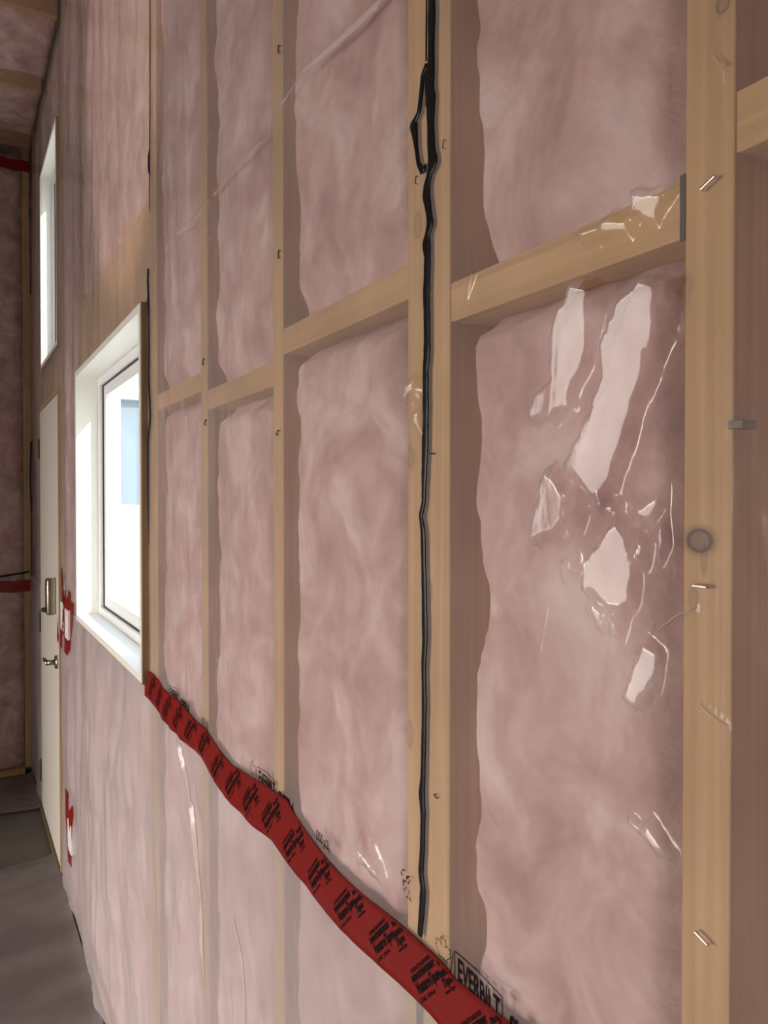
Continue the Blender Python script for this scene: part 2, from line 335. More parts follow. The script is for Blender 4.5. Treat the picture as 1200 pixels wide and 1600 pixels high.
def holes(yc, zc, pad=.0):
    h = (yc > YW0+pad) & (yc < YW1-pad) & (zc > ZW0+pad) & (zc < ZW1-pad)
    h |= (yc > YD0+pad) & (yc < YD1-pad) & (zc < ZD1-pad)
    h |= (yc > YU0+pad) & (yc < YU1-pad) & (zc > ZU0+pad) & (zc < ZU1-pad)
    return h
def film(name, ys, zs, low, mat, keep):
    Y, Z = np.meshgrid(ys, zs, indexing='ij'); X = H(Y, Z, low)
    if not low: X = X-.0
    yc = (Y[:-1, :-1]+Y[1:, 1:])/2; zc = (Z[:-1, :-1]+Z[1:, 1:])/2
    k = keep(yc, zc) & ~holes(yc, zc, .004)
    ni, nj = Y.shape; idx = np.arange(ni*nj).reshape(ni, nj)
    q = np.stack([idx[:-1, :-1], idx[1:, :-1], idx[1:, 1:], idx[:-1, 1:]], -1)[k]
    used = np.zeros(ni*nj, bool); used[q.ravel()] = True; re = np.cumsum(used)-1; q = re[q]
    V = np.stack([X, Y, Z], -1).reshape(-1, 3)[used]
    m = bpy.data.meshes.new(name); m.vertices.add(len(V)); m.vertices.foreach_set('co', V.ravel())
    m.loops.add(q.size); m.loops.foreach_set('vertex_index', q.ravel().astype(np.int32))
    m.polygons.add(len(q)); m.polygons.foreach_set('loop_start', (np.arange(len(q))*4).astype(np.int32))
    m.polygons.foreach_set('use_smooth', np.ones(len(q), bool)); m.update(calc_edges=True); m.validate()
    m.materials.append(mat); o = bpy.data.objects.new(name, m); COL.objects.link(o); return o
pxs = np.concatenate([np.arange(1215, 250, -1.6), np.arange(250, 48, -2.5)])
ys = np.array([ypx(p) for p in pxs]); ys = np.concatenate([np.arange(YBACK, .2, .06), ys[ys > .2], [YFAR]])
zs = np.unique(np.round(np.concatenate([np.arange(1.1, 1.36, .003), np.arange(1.36, 2.06, .0022), np.arange(2.06, CEIL+.001, .010)]), 4)); zs = np.append(zs[zs < CEIL-.004], CEIL)

# ------------------------------------------------------------------ STRUCTURE
MB().box((XLEFT-.2, YBACK-.2, -.15), (.3, YFAR+.3, 0)).build('floor', CONC)['kind'] = 'structure'
cl = MB().box((XLEFT-.2, YBACK-.2, CEIL+.24), (.3, YFAR+.3, CEIL+.34)).build('ceiling', SHEATH); cl['kind'] = 'structure'
# right wall sheathing round its openings
wr = MB(); xa, xb = SX+SD, SX+SD+.02
def wallrects(y0, y1, z0, z1, hs):
    ysv = sorted({y0, y1, *[h[0] for h in hs], *[h[1] for h in hs]}); zsv = sorted({z0, z1, *[h[2] for h in hs], *[h[3] for h in hs]})
    for i in range(len(ysv)-1):
        for j in range(len(zsv)-1):
            yc = (ysv[i]+ysv[i+1])/2; zc = (zsv[j]+zsv[j+1])/2
            if any(h[0] < yc < h[1] and h[2] < zc < h[3] for h in hs): continue
            yield ysv[i], ysv[i+1], zsv[j], zsv[j+1]
for a, b, c, d in wallrects(YBACK, YFAR+.2, 0, CEIL+.24, [(YW0, YW1+.09, ZW0, ZW1), (YD0, YD1, 0, ZD1), (YU0, YU1, ZU0, ZU1)]): wr.box((xa, a, c), (xb, b, d))
wr.build('wall_right', SHEATH)['kind'] = 'structure'
MB().box((XLEFT, YFAR+.15, 0), (SX+SD, YFAR+.17, CEIL+.24)).build('wall_far', SHEATH)['kind'] = 'structure'
PINKW = principled('pink_lined_wall', (.24, .17, .16), .8)
wl = MB()
for a, b, c, d in wallrects(YBACK, YFAR+.15, 0, CEIL+.24, [(1.1, 2.64, .01, 2.05)]): wl.box((XLEFT-.02, a, c), (XLEFT, b, d))
wl.build('wall_left', PINKW)['kind'] = 'structure'
MB().box((XLEFT, YBACK-.02, 0), (.16, YBACK, CEIL+.24)).build('wall_back', PINKW)['kind'] = 'structure'

tag(MB().box((XLEFT, 3.62, 0), (-1.85, 3.74, CEIL-.06)).build('added_shade_wall', PINKW), kind='structure')  # unseen partition added to keep the doorway light off the far wall
# ------------------------------------------------------------------ studs, plates, blocking, header
for i, (a, b, lab, kns) in enumerate(studs):
    if lab is None: continue
    wm = wood_mat('stud_wood', WOODC1, WOODC2, 'z', kns)
    segs = [(.04, CEIL+.1)]
    o = MB()
    for z0, z1 in segs: o.box((SX, a, z0), (SX+SD, b, z1), .0015)
    tag(o.build('wall_stud', wm), lab, 'stud', 'pine studs of the window wall')
WY = wood_mat('blocking_wood', WOODC1, WOODC2, 'y')
ZC = CAM[2]; LO = (ZC+.175, ZC+.213); HI = (ZC+.216, ZC+.254)
blocks = [(s0[1]+.0035, s1[0], LO, 'pine blocking board right of the black sealant, dark slot at its end'),
          (s1[1], s2[0], HI, 'pine blocking board just left of the black sealant stud'),
          (s2[1], s3[0], LO, 'short looking blocking board in the second bay left of the black sealant'),
          (s3[1], YW0-.085, HI, 'blocking board in the bay next to the lower window'),
          (-.09, s0[0], HI, 'blocking board cut off by the right edge of the photo')]
for a, b, (c, d), lab in blocks:
    tag(MB().box((SX+.001, a, c), (SX+SD, b, d), .001).build('blocking_board', WY), lab, 'blocking', 'blocking boards between the studs')
tag(MB().box((SX+.001, YW0-.04, ZW1+.02), (SX+.12, YW1+.01, ZW1+.26), .001).build('window_header', WY), 'deep brown timber header above the lower window behind plastic', 'header')
tag(MB().box((SX+.001, YD0-.02, ZD1+.02), (SX+.12, YD1+.02, ZU0-.03), .001).build('door_header', WY), 'timber header between the door and the upper window', 'header')
tag(MB().box((SX, YBACK, 0), (SX+SD, YD0-.02, .038), .001).build('bottom_plate', WY), 'pine bottom plate of the window wall under the milky plastic', 'plate')

# ------------------------------------------------------------------ insulation batts
def batt(y0, y1, z0, z1, label, seed, depth=None, res=None):
    res = res or (.006 if y0 < 1.2 else .012); ny = max(8, int((y1-y0)/res)); nz = max(8, int((z1-z0)/(res*1.6)))
    Y, Z = np.meshgrid(np.linspace(y0+.001, y1-.001, ny), np.linspace(z0+.001, z1-.001, nz), indexing='ij')
    near = Y-y0; far = y1-Y                       # far = distance from the stud further away
    jag = .012*fbm(Z*9+seed, Y*3, seed, 3)
    e1 = np.clip((near+jag*.6)/.030, 0, 1); e2 = np.clip((far-.014+jag)/.030, 0, 1)
    e3 = np.clip((Z-z0+.3*jag)/.05, 0, 1); e4 = np.clip((z1-Z+.3*jag)/.03, 0, 1)
    sm = lambda t: t*t*(3-2*t)
    X = SX+.004+.030*(1-sm(e1))+.055*(1-sm(e2))+.02*(1-sm(e3))+.03*(1-sm(e4))
    X = X+.003*(fbm(Y*7+seed, Z*5, seed+2, 4)+.6)+.0035*fbm(Y*30, Z*22, seed+5, 3)
    X = np.maximum(X, SX+.003)
    n = ny*nz; idx = np.arange(n).reshape(ny, nz)
    V = [tuple(p) for p in np.stack([X, Y, Z], -1).reshape(-1, 3)]
    Fc = [tuple(map(int, q)) for q in np.stack([idx[:-1, :-1], idx[:-1, 1:], idx[1:, 1:], idx[1:, :-1]], -1).reshape(-1, 4)]
    bx = SX+SD-.002; c = len(V); V += [(bx, y0+.001, z0), (bx, y1-.001, z0), (bx, y1-.001, z1), (bx, y0+.001, z1)]
    # side skirts back to the sheathing
    for j in range(nz-1):
        Fc.append((int(idx[0, j]), c+0, int(idx[0, j+1]))) if j < nz//2 else Fc.append((int(idx[0, j]), c+3, int(idx[0, j+1])))
        Fc.append((int(idx[-1, j+1]), c+1, int(idx[-1, j]))) if j < nz//2 else Fc.append((int(idx[-1, j+1]), c+2, int(idx[-1, j])))
    for i in range(ny-1):
        Fc.append((int(idx[i+1, 0]), c+0 if i < ny//2 else c+1, int(idx[i, 0])))
        Fc.append((int(idx[i, -1]), c+3 if i < ny//2 else c+2, int(idx[i+1, -1])))
    o = mesh('insulation_batt', V, Fc, BATT, smooth=True)
    return tag(o, label, 'insulation', 'pink insulation batts in the window wall')
bays = [(-.09, s0[0], HI, 'right of the knotty stud'), (s0[1], s1[0], LO, 'in the wide bay left of the knotty stud'),
        (s1[1], s2[0], HI, 'in the first bay left of the black sealant'), (s2[1], s3[0], LO, 'in the second bay left of the black sealant'),
        (s3[1], YW0-.085, HI, 'in the narrow looking bay beside the lower window')]
for i, (a, b, (c, d), w) in enumerate(bays):
    batt(a, b, .04, c, 'pink fibreglass batt below the blocking '+w, 10+i)
    batt(a, b, d, CEIL, 'pink fibreglass batt above the blocking '+w, 20+i)
batt(YW0-.04, YW1+.01, .04, ZW0-.02, 'pink fibreglass batt under the lower window behind milky plastic', 31)
batt(YW0-.04, YW1+.01, ZW1+.26, CEIL, 'pink fibreglass batt high above the lower window header', 32)
batt(YW1+.048, YD0-.06, .04, CEIL, 'tall pink fibreglass batt between the lower window and the door', 33)
batt(YD0-.02, YD1+.02, ZU1+.03, CEIL, 'small pink fibreglass batt above the upper window', 34)
batt(YD1+.058, YFAR-.16, .04, CEIL, 'narrow pink fibreglass batt between the door and the far corner', 35)

# ------------------------------------------------------------------ plastic sheets
fu = film('plastic_sheet', ys, zs, False, FILM_U, lambda y, z: z > np.where(y < YW0, (ztop(y)+zbot(y))/2, 1.24))
tag(fu, 'clear wrinkled plastic vapour barrier over the studs above the long red tape', 'plastic sheet')
zl = np.unique(np.round(np.concatenate([np.arange(.012, 1.1, .012), np.arange(1.1, 1.32, .003)]), 4))
fl = film('plastic_sheet', ys, zl, True, FILM_L, lambda y, z: z < np.where(y < YW0, (ztop(y)+zbot(y))/2+.004, 1.245))
tag(fl, 'milky plastic sheet hanging below the long red tape down to the floor', 'plastic sheet')

# ------------------------------------------------------------------ ribbons on the sheet (tape, sealant)
def on(y, z, lift, low=False): return float(np.minimum(H(y, z, False), H(y, z, True) if low else 9))-lift
def tape_strip(name, yA, yB, fb, ft, mat, n, lift=.0016, rows=8, sh=True):
    V = []; Fc = []
    yy = np.linspace(yA, yB, n)
    for sidx, th in ((0, lift), (1, lift-.0008)):
        for y in yy:
            zb, zt = fb(y), ft(y)
            for r in range(rows+1):
                z = zb+(zt-zb)*r/rows
                V.append((min(float(H(y, z)), float(H(y, z, True)) if sh else 9)-th, y, z))
    m = (rows+1); K = n*m
    for i in range(n-1):
        for r in range(rows):
            a = i*m+r; Fc.append((a, a+m, a+m+1, a+1)); Fc.append((K+a, K+a+1, K+a+m+1, K+a+m))
        for r in (0, rows): a = i*m+r; Fc.append((a, a+m, K+a+m, K+a))
    for i in (0, n-1):
        for r in range(rows): a = i*m+r; Fc.append((a, a+1, K+a+1, K+a))
    return mesh(name, V, Fc, mat, smooth=True)
# tape is laid on the step where both sheets lap: precompute vectorised surface
def tape_main():
    n = 420; rows = 8; ya = float(tp[0, 0]); yb = float(tp[-1, 0]); yb = min(yb, float(bt[-1, 0]))
    yy = ya+(yb-ya)*(np.linspace(0, 1, n)**1.6)
    zb = zbot(yy); zt = ztop(yy); t = np.linspace(0, 1, rows+1)
    Z = zb[:, None]+(zt-zb)[:, None]*t[None, :]; Y = np.repeat(yy[:, None], rows+1, 1)
    X = np.minimum(H(Y, Z), H(Y, Z, True))-.0012
    V = np.concatenate([np.stack([X, Y, Z], -1).reshape(-1, 3), np.stack([X+.0006, Y, Z], -1).reshape(-1, 3)])
    m = rows+1; K = n*m; Fc = []
    for i in range(n-1):
        for r in range(rows):
            a = i*m+r; Fc.append((a, a+1, a+m+1, a+m)); Fc.append((K+a, K+a+m, K+a+m+1, K+a+1))
        for r in (0, rows): a = i*m+r; Fc.append((a, a+m, K+a+m, K+a))
    return mesh('seam_tape', V, Fc, TAPE, smooth=True)
tape = tape_main()
tag(tape, 'long wavy red seam tape with black printing running down from the window', 'tape')

# ---- lettering
_fc = {}
def text_mesh(s, size, bold=0.0, shear=0.0, xs=1.0):
    key = (s, size, bold, shear)
    if key not in _fc:
        c = bpy.data.curves.new('t', 'FONT'); c.body = s; c.size = size; c.offset = bold; c.shear = shear; c.align_x = 'LEFT'; c.align_y = 'CENTER'; c.resolution_u = 3
        o = bpy.data.objects.new('t', c); COL.objects.link(o); bpy.context.view_layer.update()
        dg = bpy.context.evaluated_depsgraph_get(); me = o.evaluated_get(dg).to_mesh()
        v = [x.co[:2] for x in me.vertices]; f = [tuple(p.vertices) for p in me.polygons]
        o.evaluated_get(dg).to_mesh_clear(); bpy.data.objects.remove(o); bpy.data.curves.remove(c)
        _fc[key] = (v, f)
    return _fc[key]
class Print:
    """flat ink shapes laid on a wall surface; (u right in the photo = -y, v up = z)"""
    def __init__(s, lift): s.uv = []; s.f = []; s.lift = lift
    def add(s, uv, f): n = len(s.uv); s.uv += list(uv); s.f += [tuple(i+n for i in q) for q in f]
    def text(s, body, y0, z0, size, ang=0, bold=0, shear=0, width=None, du=0, dv=0):
        v, f = text_mesh(body, size, bold, shear)
        if not v: return
        k = 1.0
        if width: x0 = min(a for a, b in v); x1 = max(a for a, b in v); k = width/(x1-x0)
        ca, sa = cos(ang), sin(ang)
        s.add([(y0-((a*k+du)*ca-(b+dv)*sa), z0+((a*k+du)*sa+(b+dv)*ca)) for a, b in v], f)
    def line(s, p, q, w):
        d = Vector((q[0]-p[0], q[1]-p[1])); n = Vector((-d.y, d.x)).normalized()*w/2
        s.add([(p[0]+n.x, p[1]+n.y), (q[0]+n.x, q[1]+n.y), (q[0]-n.x, q[1]-n.y), (p[0]-n.x, p[1]-n.y)], [(0, 1, 2, 3)])
    def build(s, name, parent, clip=None, tape=False):
        y = np.array([a for a, b in s.uv]); z = np.array([b for a, b in s.uv])
        x = (np.minimum(H(y, z), H(y, z, True)) if tape else H(y, z))-s.lift
        fs = s.f
        if clip is not None:
            ok = clip(y, z); fs = [q for q in s.f if all(ok[i] for i in q)]
        return mesh(name, np.stack([x, y, z], -1), fs, INK, parent)
pr = Print(.0016)
per = .0905*1.0
y0 = ypx(608); ph = y0
k = -3
cen = []
yy = .50
while yy < 2.0: cen.append(yy); yy += .0905
off = (ypx(608)-.50) % .0905
for c in cen:
    y = c+off; zb = float(zbot(y)); zt = float(ztop(y)); wd = zt-zb; a = R(45)
    # lower-left group
    by, bz = y+.022, zb+.012
    by, bz = y+.027, zb+.009
    pr.text('CONTRACTOR SHEATHING', by, bz, .0054, a, .0002, width=.048, du=.003, dv=.0165)
    pr.text('RUBAN DE REVETEMENT', by, bz, .0080, a, .0005, width=.056, du=0, dv=.0095)
    pr.text('VentureTape', by, bz, .0150, a, .0006, .2, width=.052, du=.003, dv=-.0010)
    pr.text('CCMC  12731-R', by, bz, .0050, a, .0002, width=.036, du=.004, dv=-.0120)
    # upper-right group
    by, bz = y-.016, zb+.045
    pr.text('Fits tight', by, bz, .0075, a, .0004, width=.024, du=.006, dv=.011)
    pr.text('VentureTape', by, bz, .0105, a, .0005, .2, width=.030, du=0, dv=.002)
    pr.text('Tape', by, bz, .0105, a, .0005, .2, width=.022, du=.002, dv=-.0070)
    pr.text('www tape', by, bz, .0050, a, .0002, width=.022, du=.003, dv=-.0145)
pr.build('printed_lettering', tape, lambda y, z: (z > zbot(y)+.001) & (z < ztop(y)-.001) & (y < float(tp[-1, 0])-.005), True)
# trademark printing along the lower edge of the clear sheet
def leaf(P, cy, cz, s, w):
    pts = [(0,-1),(0,-.45),(-.5,-.55),(-.42,-.38),(-.95,.05),(-.78,.12),(-.88,.5),(-.6,.42),(-.5,.6),(-.2,.3),(-.3,.85),(-.12,.75),(0,1.1),(.12,.75),(.3,.85),(.2,.3),(.5,.6),(.6,.42),(.88,.5),(.78,.12),(.95,.05),(.42,-.38),(.5,-.55),(0,-.45)]
    q = [(cy-a*s, cz+b*s) for a, b in pts]
    for i in range(len(q)-1): P.line(q[i], q[i+1], w)
yE = ypx(716)
for k in range(3):
    pf = Print(.0009); pl = Print(.0009)
    y = yE+k*.552; zt = float(np.interp(y-.03, tp[:, 0], tp[:, 1])); zz = CAM[2]-.935*.4811
    if k: zz = zt+.004
    L = y-ypx(790)
    L = yE-ypx(788)
    fr = [(y+.004, zz-.020), (y+.004, zz+.0145), (y-.5*L, zz+.0165), (y-L-.003, zz+.0145), (y-L-.003, zz-.020)]
    for a in range(4): pf.line(fr[a], fr[a+1], .0011)
    pf.text('EVERBILT', y-.001, zz-.001, .030, 0, .0006, width=L-.002)
    pw = Print(.0009); pw.text('SUPER 6', y-L-.014, zz-.004, .024, 0, .0010, width=.060); pw.build('printed_lettering', fu)
    pw = Print(.0009); pw.text('(350 pi2)', y-L-.155, zz-.006, .017, 0, .0003, width=.045); pw.build('printed_lettering', fu)
    leaf(pl, y+.024, zz+.004, .015, .0007)
    pl.line((y+.012, zz-.012), (y+.006, zz+.012), .001)
    pf.build('printed_lettering', fu); pl.build('printed_leaf', fu)
# sharp pleats where the sheet was folded in the roll: strips of whiter plastic
PLEAT = film_mat('whiter_poly_strip', .55, .2, (.90, .80, .76), .2)
def pleat(pts, parent, low=False):
    P = []
    for i in range(len(pts)-1):
        (a, b, w), (c, d, e) = pts[i], pts[i+1]; n = max(2, int(math.hypot(c-a, d-b)/3))
        for k in range(n): t = k/n; P.append((a+(c-a)*t, b+(d-b)*t, w+(e-w)*t))
    P.append(pts[-1]); Q = []
    for i, (a, b, w) in enumerate(P):
        i0, i1 = max(0, i-1), min(len(P)-1, i+1); dx, dy = P[i1][0]-P[i0][0], P[i1][1]-P[i0][1]; L = math.hypot(dx, dy)
        w *= 1+.3*float(vnoise(i*.3, .5, 8))
        for sg in (-.5, .5): Q.append(wy(a-dy/L*w*sg, b+dx/L*w*sg))
    y = np.array([q[0] for q in Q]); z = np.array([q[1] for q in Q]); x = H(y, z, low)
    V = list(zip(x-.0022, y, z))+list(zip(x-.0007, y, z)); n = len(Q); Fc = []
    for i in range(len(P)-1):
        a = 2*i; Fc += [(a, a+1, a+3, a+2), (n+a, n+a+2, n+a+3, n+a+1), (a, a+2, n+a+2, n+a), (a+1, n+a+1, n+a+3, a+3)]
    mesh('fold_pleat', V, Fc, PLEAT, parent, smooth=False)
pleat([(602,-6,5),(590,12,7),(560,42,7),(530,70,6),(500,98,4),(480,116,1.5)], fu)
pleat([(470,125,1.2),(445,160,2),(430,178,1)], fu)
pleat([(413,220,1),(395,242,3),(372,262,3),(350,286,3),(336,306,1.5)], fu)
pleat([(329,312,1),(300,352,2),(276,372,2),(262,392,1)], fu)
pleat([(1115,85,1),(1125,100,1.5),(1138,104,1)], fu)
pleat([(288,1160,1.5),(296,1205,2.2),(306,1262,2),(313,1330,2.6),(320,1400,2),(324,1470,2),(328,1522,1)], fl, True)
pleat([(376,1430,1),(385,1480,1.6),(394,1540,1.6),(400,1610,1.6)], fl, True)
pleat([(1090,948,1),(1060,962,2),(1030,985,1)], fu)
pleat([(1096,1098,1),(1110,1115,1.6),(1140,1135,1)], fu)
# smudged stamp left of the sealant
ps = Print(.0009); y, z = wy(636, 1380)
rr = random.Random(3)
for k in range(26):
    a, b = y+rr.uniform(-.008, .009), z+rr.uniform(-.013, .013); t = rr.uniform(0, 6.28); l = rr.uniform(.0015, .005)
    if abs(b-z) < .004 and rr.random() < .7: continue
    ps.line((a, b), (a+cos(t)*l, b+sin(t)*l), rr.uniform(.0009, .0020))
ps.build('smudged_stamp', fu)

def bead(name, pts, label, x_in=.0, parent=None, low=False, thick=.0014, cat='sealant bead', mat=SEAL):
    P = []
    for i in range(len(pts)-1):
        (a, b, w), (c, d, e) = pts[i], pts[i+1]; n = max(2, int(math.hypot(c-a, d-b)/4))
        for k in range(n):
            t = k/n; P.append((a+(c-a)*t, b+(d-b)*t, w+(e-w)*t))
    P.append(pts[-1]); V = []; Fc = []; m = 10
    Q = [wy(a, b) for a, b, _ in P]; hh = H(np.array([q[0] for q in Q]), np.array([q[1] for q in Q]))
    for i, (a, b, w) in enumerate(P):
        i0, i1 = max(0, i-1), min(len(P)-1, i+1); ty, tz = Q[i1][0]-Q[i0][0], Q[i1][1]-Q[i0][1]; L = math.hypot(ty, tz) or 1; ny, nz = -tz/L, ty/L
        # width in metres across the bead for a horizontal pixel width w
        yl = ypx(a-w/2)-ypx(a+w/2); ww = max(abs(yl), .0008)*.60*(1+.10*float(vnoise(i*.35, 3.3, 5)))
        for k in range(m):
            t = 2*pi*k/m; V.append((float(hh[i])-x_in-sin(t)*thick, Q[i][0]+ny*cos(t)*ww, Q[i][1]+nz*cos(t)*ww))
    for i in range(len(P)-1):
        for k in range(m): Fc.append((i*m+k, i*m+(k+1) % m, (i+1)*m+(k+1) % m, (i+1)*m+k))
    Fc += [tuple(range(m))[::-1], tuple(range((len(P)-1)*m, len(P)*m))]
    o = mesh(name, V, Fc, mat, parent, smooth=True)
    if label: tag(o, label, cat)
    return o
main = [(675,-25,10),(674.5,0,10),(674,50,10),(673.5,95,9),(671.5,115,12),(671,135,13),(673,160,12),(673,200,9),(674,235,10),(676,255,12),(672,268,8),(667,290,9),(666,305,10),(670,330,8),(672,350,9),(668,368,8),(666,378,11),(668,400,9),(667,435,8),(666,460,9),(667,500,8),(667,550,9),(665,580,8),(665,640,8),(664,700,8),(663,740,7),(662,785,5),(657.5,806,5),(661,830,6),(662,880,6),(663,930,7),(664,1000,7),(662,1040,6),(663,1100,6),(662,1160,6),(661,1215,6),(659,1240,8),(661,1270,7),(660,1325,6),(657.5,1363,7),(661,1390,8),(659,1425,7),(656,1461,6)]
sb = bead('sealant_bead', main, 'thick glossy black sealant bead with a drip loop, running down the wide stud')
bead('drip_loop', [(667,100,4),(661,118,6),(658,150,5),(655,175,5),(649,188,6),(646.5,195,12),(648,206,8),(650.5,230,4),(654,256,4),(659,266,6),(666,262,6)], None, parent=sb, thick=.0016)
bead('thin_strand', [(667,-10,1.6),(666,50,1.6),(666,95,2)], None, parent=sb, thick=.0008)
# the bead carries on behind the milky lower sheet
lowp = [(655,1560,7),(657,1600,8),(656,1660,8)]
V = []
def flat_bar(px0, px1, pts): pass
o = MB(); ya, za = wy(661, 1600, SX); yb2, _ = wy(653, 1600, SX)
o.box((SX-.0025, ya, .3), (SX+.001, yb2, float(zbot(ya))+.02), .001)
tag(o.build('sealant_bead', SEAL), 'bluish looking end of the black bead seen through milky plastic below the tape', 'sealant bead')
bead('sealant_bead', [(234.5,-30,1.1),(234.5,60,1.3),(234.5,150,1.2),(234,235,1.4),(232.5,243,3),(232.5,262,2.6),(234,272,1.2),(233,300,1.0),(234,330,.7)], 'thin dark bead line rising to the top of the wall above the lower window', thick=.0008)
bead('sealant_bead', [(232,420,2),(231,435,2.5),(233,500,1.6),(233,600,1.8),(235,650,2),(232,690,1.6),(232,800,1.8),(231,900,1.6),(231,1000,2.2),(230,1045,2)], 'thin dark bead line beside the near jamb of the lower window', thick=.0015)

# ------------------------------------------------------------------ staples and small fixings
def staple(px, py, ang, mat, label, L=.011, w=.0016, grp='staples in the studs'):
    y, z = wy(px, py); x = float(H(y, z))
    o = MB(); o.box((-w*1.2, -L/2, -w/2), (0, L/2, w/2), w*.25)
    o.box((-w*.6, -L/2, -w/2), (.003, -L/2+w, w/2)); o.box((-w*.6, L/2-w, -w/2), (.003, L/2, w/2))
    ob = o.build('staple', mat); ob.location = (x, y, z); ob.rotation_euler = (R(ang), 0, 0)
    return tag(ob, label, 'staple', grp)
staple(1107, 286, -25, STEEL, 'tilted staple in the knotty stud level with the blocking board', .012)
staple(1096, 916, 0, STEEL, 'bright level staple below the knot in the right stud', .0115, .0022)
staple(1097, 1466, 22, STEEL, 'staple tilted down near the bottom of the knotty stud', .011)
staple(673, 709, 0, DKSTEEL, 'dark staple beside the black sealant at mid height', .009)
staple(681, 1244, 25, DKSTEEL, 'small staple right of the sealant above the tape', .006, .001)
staple(693, 225, -75, DKSTEEL, 'upright dark staple right of the sealant near its drip loop', .008, .0008)
staple(650, 281, -75, DKSTEEL, 'upright dark staple just under the sealant drip loop', .008, .0008)
staple(436, 77, -75, DKSTEEL, 'dark staple near the top of the stud left of the sealant', .011)
staple(436, 397, -75, DKSTEEL, 'dark staple on the stud left of the sealant above the blocking', .012)
staple(434, 676, -45, DKSTEEL, 'dark staple on the stud left of the sealant below the blocking', .010)
staple(318, 565, -60, DKSTEEL, 'dark staple on the thin looking stud above its blocking', .014)
staple(321, 660, -60, DKSTEEL, 'dark staple on the thin looking stud below its blocking', .012)
staple(219, 1140, 0, DKSTEEL, 'dark staple below the near bottom corner of the lower window', .02)
y, z = wy(1143, 663); y -= .001
o = MB().box((-.0022, -.0052, -.0026), (.012, .0052, .0026), .0006); ob = o.build('nail_tab', DKSTEEL); ob.location = (0.004, y, z); tag(ob, 'small dark metal tab on the right edge of the knotty stud', 'fixing')
# dark strip laid over the slot at the blocking board's end, imitating its shade
y0_, _ = wy(1071, 300, SX); y1_, _ = wy(1063, 300, SX)
o = MB(); o.box((SX-.0004, y0_, LO[0]-.002), (SX+.0006, y1_, LO[1]+.004)); tag(o.build('slot_shade_strip', DARKGAP), 'dark upright strip for the shade in the slot between the blocking board and the knotty stud', 'gap')

# ------------------------------------------------------------------ windows
def window(name, y0, y1, z0, z1, proud, deep, mull=False, liner=.020):
    root = empty(name); root['kind'] = 'structure'
    xf = -proud; xi = deep
    L = MB()      # liner of four boards, mitred box, white inside
    L.box((xf, y0, z0), (.145, y0+liner, z1)); L.box((xf, y1-liner, z0), (.145, y1, z1))
    L.box((xf, y0+liner, z1-liner), (.145, y1-liner, z1)); L.box((xf, y0+liner, z0), (.145, y1-liner, z0+liner))
    L.build('window_liner', WHITE, root)
    R_ = MB()     # raw wood outer edges of the liner
    R_.box((xf+.002, y0-.004, z0), (SX, y0+.0, z1)); R_.box((xf+.002, y0, z0-.004), (SX, y1, z0)); R_.box((xf+.002, y0, z1), (SX, y1, z1+.003))
    R_.build('liner_outer_edge', RAW, root)
    a0, a1, b0, b1 = y0+liner, y1-liner, z0+liner, z1-liner
    S = MB(); fw_ = .028
    for (p, q, r, s_) in ((a0, a0+fw_, b0, b1), (a1-fw_, a1, b0, b1), (a0+fw_, a1-fw_, b0, b0+fw_), (a0+fw_, a1-fw_, b1-fw_, b1)): S.box((xi, p, r), (xi+.05, q, s_), .002)
    S.build('window_frame', VINYL, root)
    g = .004; c0, c1, d0, d1 = a0+fw_, a1-fw_, b0+fw_, b1-fw_
    G = MB()
    for (p, q, r, s_) in ((c0, c0+g, d0, d1), (c1-g, c1, d0, d1), (c0, c1, d0, d0+g), (c0, c1, d1-g, d1)): G.box((xi+.012, p, r), (xi+.03, q, s_))
    G.build('gasket', GASKET, root)
    S2 = MB(); sw = .045
    for (p, q, r, s_) in ((c0+g, c0+sw, d0+g, d1-g), (c1-sw, c1-g, d0+g, d1-g), (c0+sw, c1-sw, d0+g, d0+sw), (c0+sw, c1-sw, d1-sw, d1-g)): S2.box((xi+.016, p, r), (xi+.05, q, s_), .002)
    S2.build('sash', VINYL, root)
    gm, n, out = newmat('window_glass'); tr = N(n, 'ShaderNodeBsdfTransparent'); gl = N(n, 'ShaderNodeBsdfGlossy'); gl.inputs['Roughness'].default_value = .02; fr = N(n, 'ShaderNodeValue'); fr.outputs[0].default_value = .06
    mx = N(n, 'ShaderNodeMixShader'); n.links.new(fr.outputs[0], mx.inputs[0]); n.links.new(tr.outputs[0], mx.inputs[1]); n.links.new(gl.outputs[0], mx.inputs[2]); n.links.new(mx.outputs[0], out.inputs[0])
    tr.inputs[0].default_value = (.93, .96, .97, 1)
    MB().box((xi+.03, c0+sw-.01, d0+sw-.01), (xi+.034, c1-sw+.01, d1-sw+.01)).build('pane', gm, root)
window('window_1', YW0, YW1, ZW0, ZW1, .018, .062)
window('window_2', YU0, YU1, ZU0, ZU1, .012, .045, liner=.018)

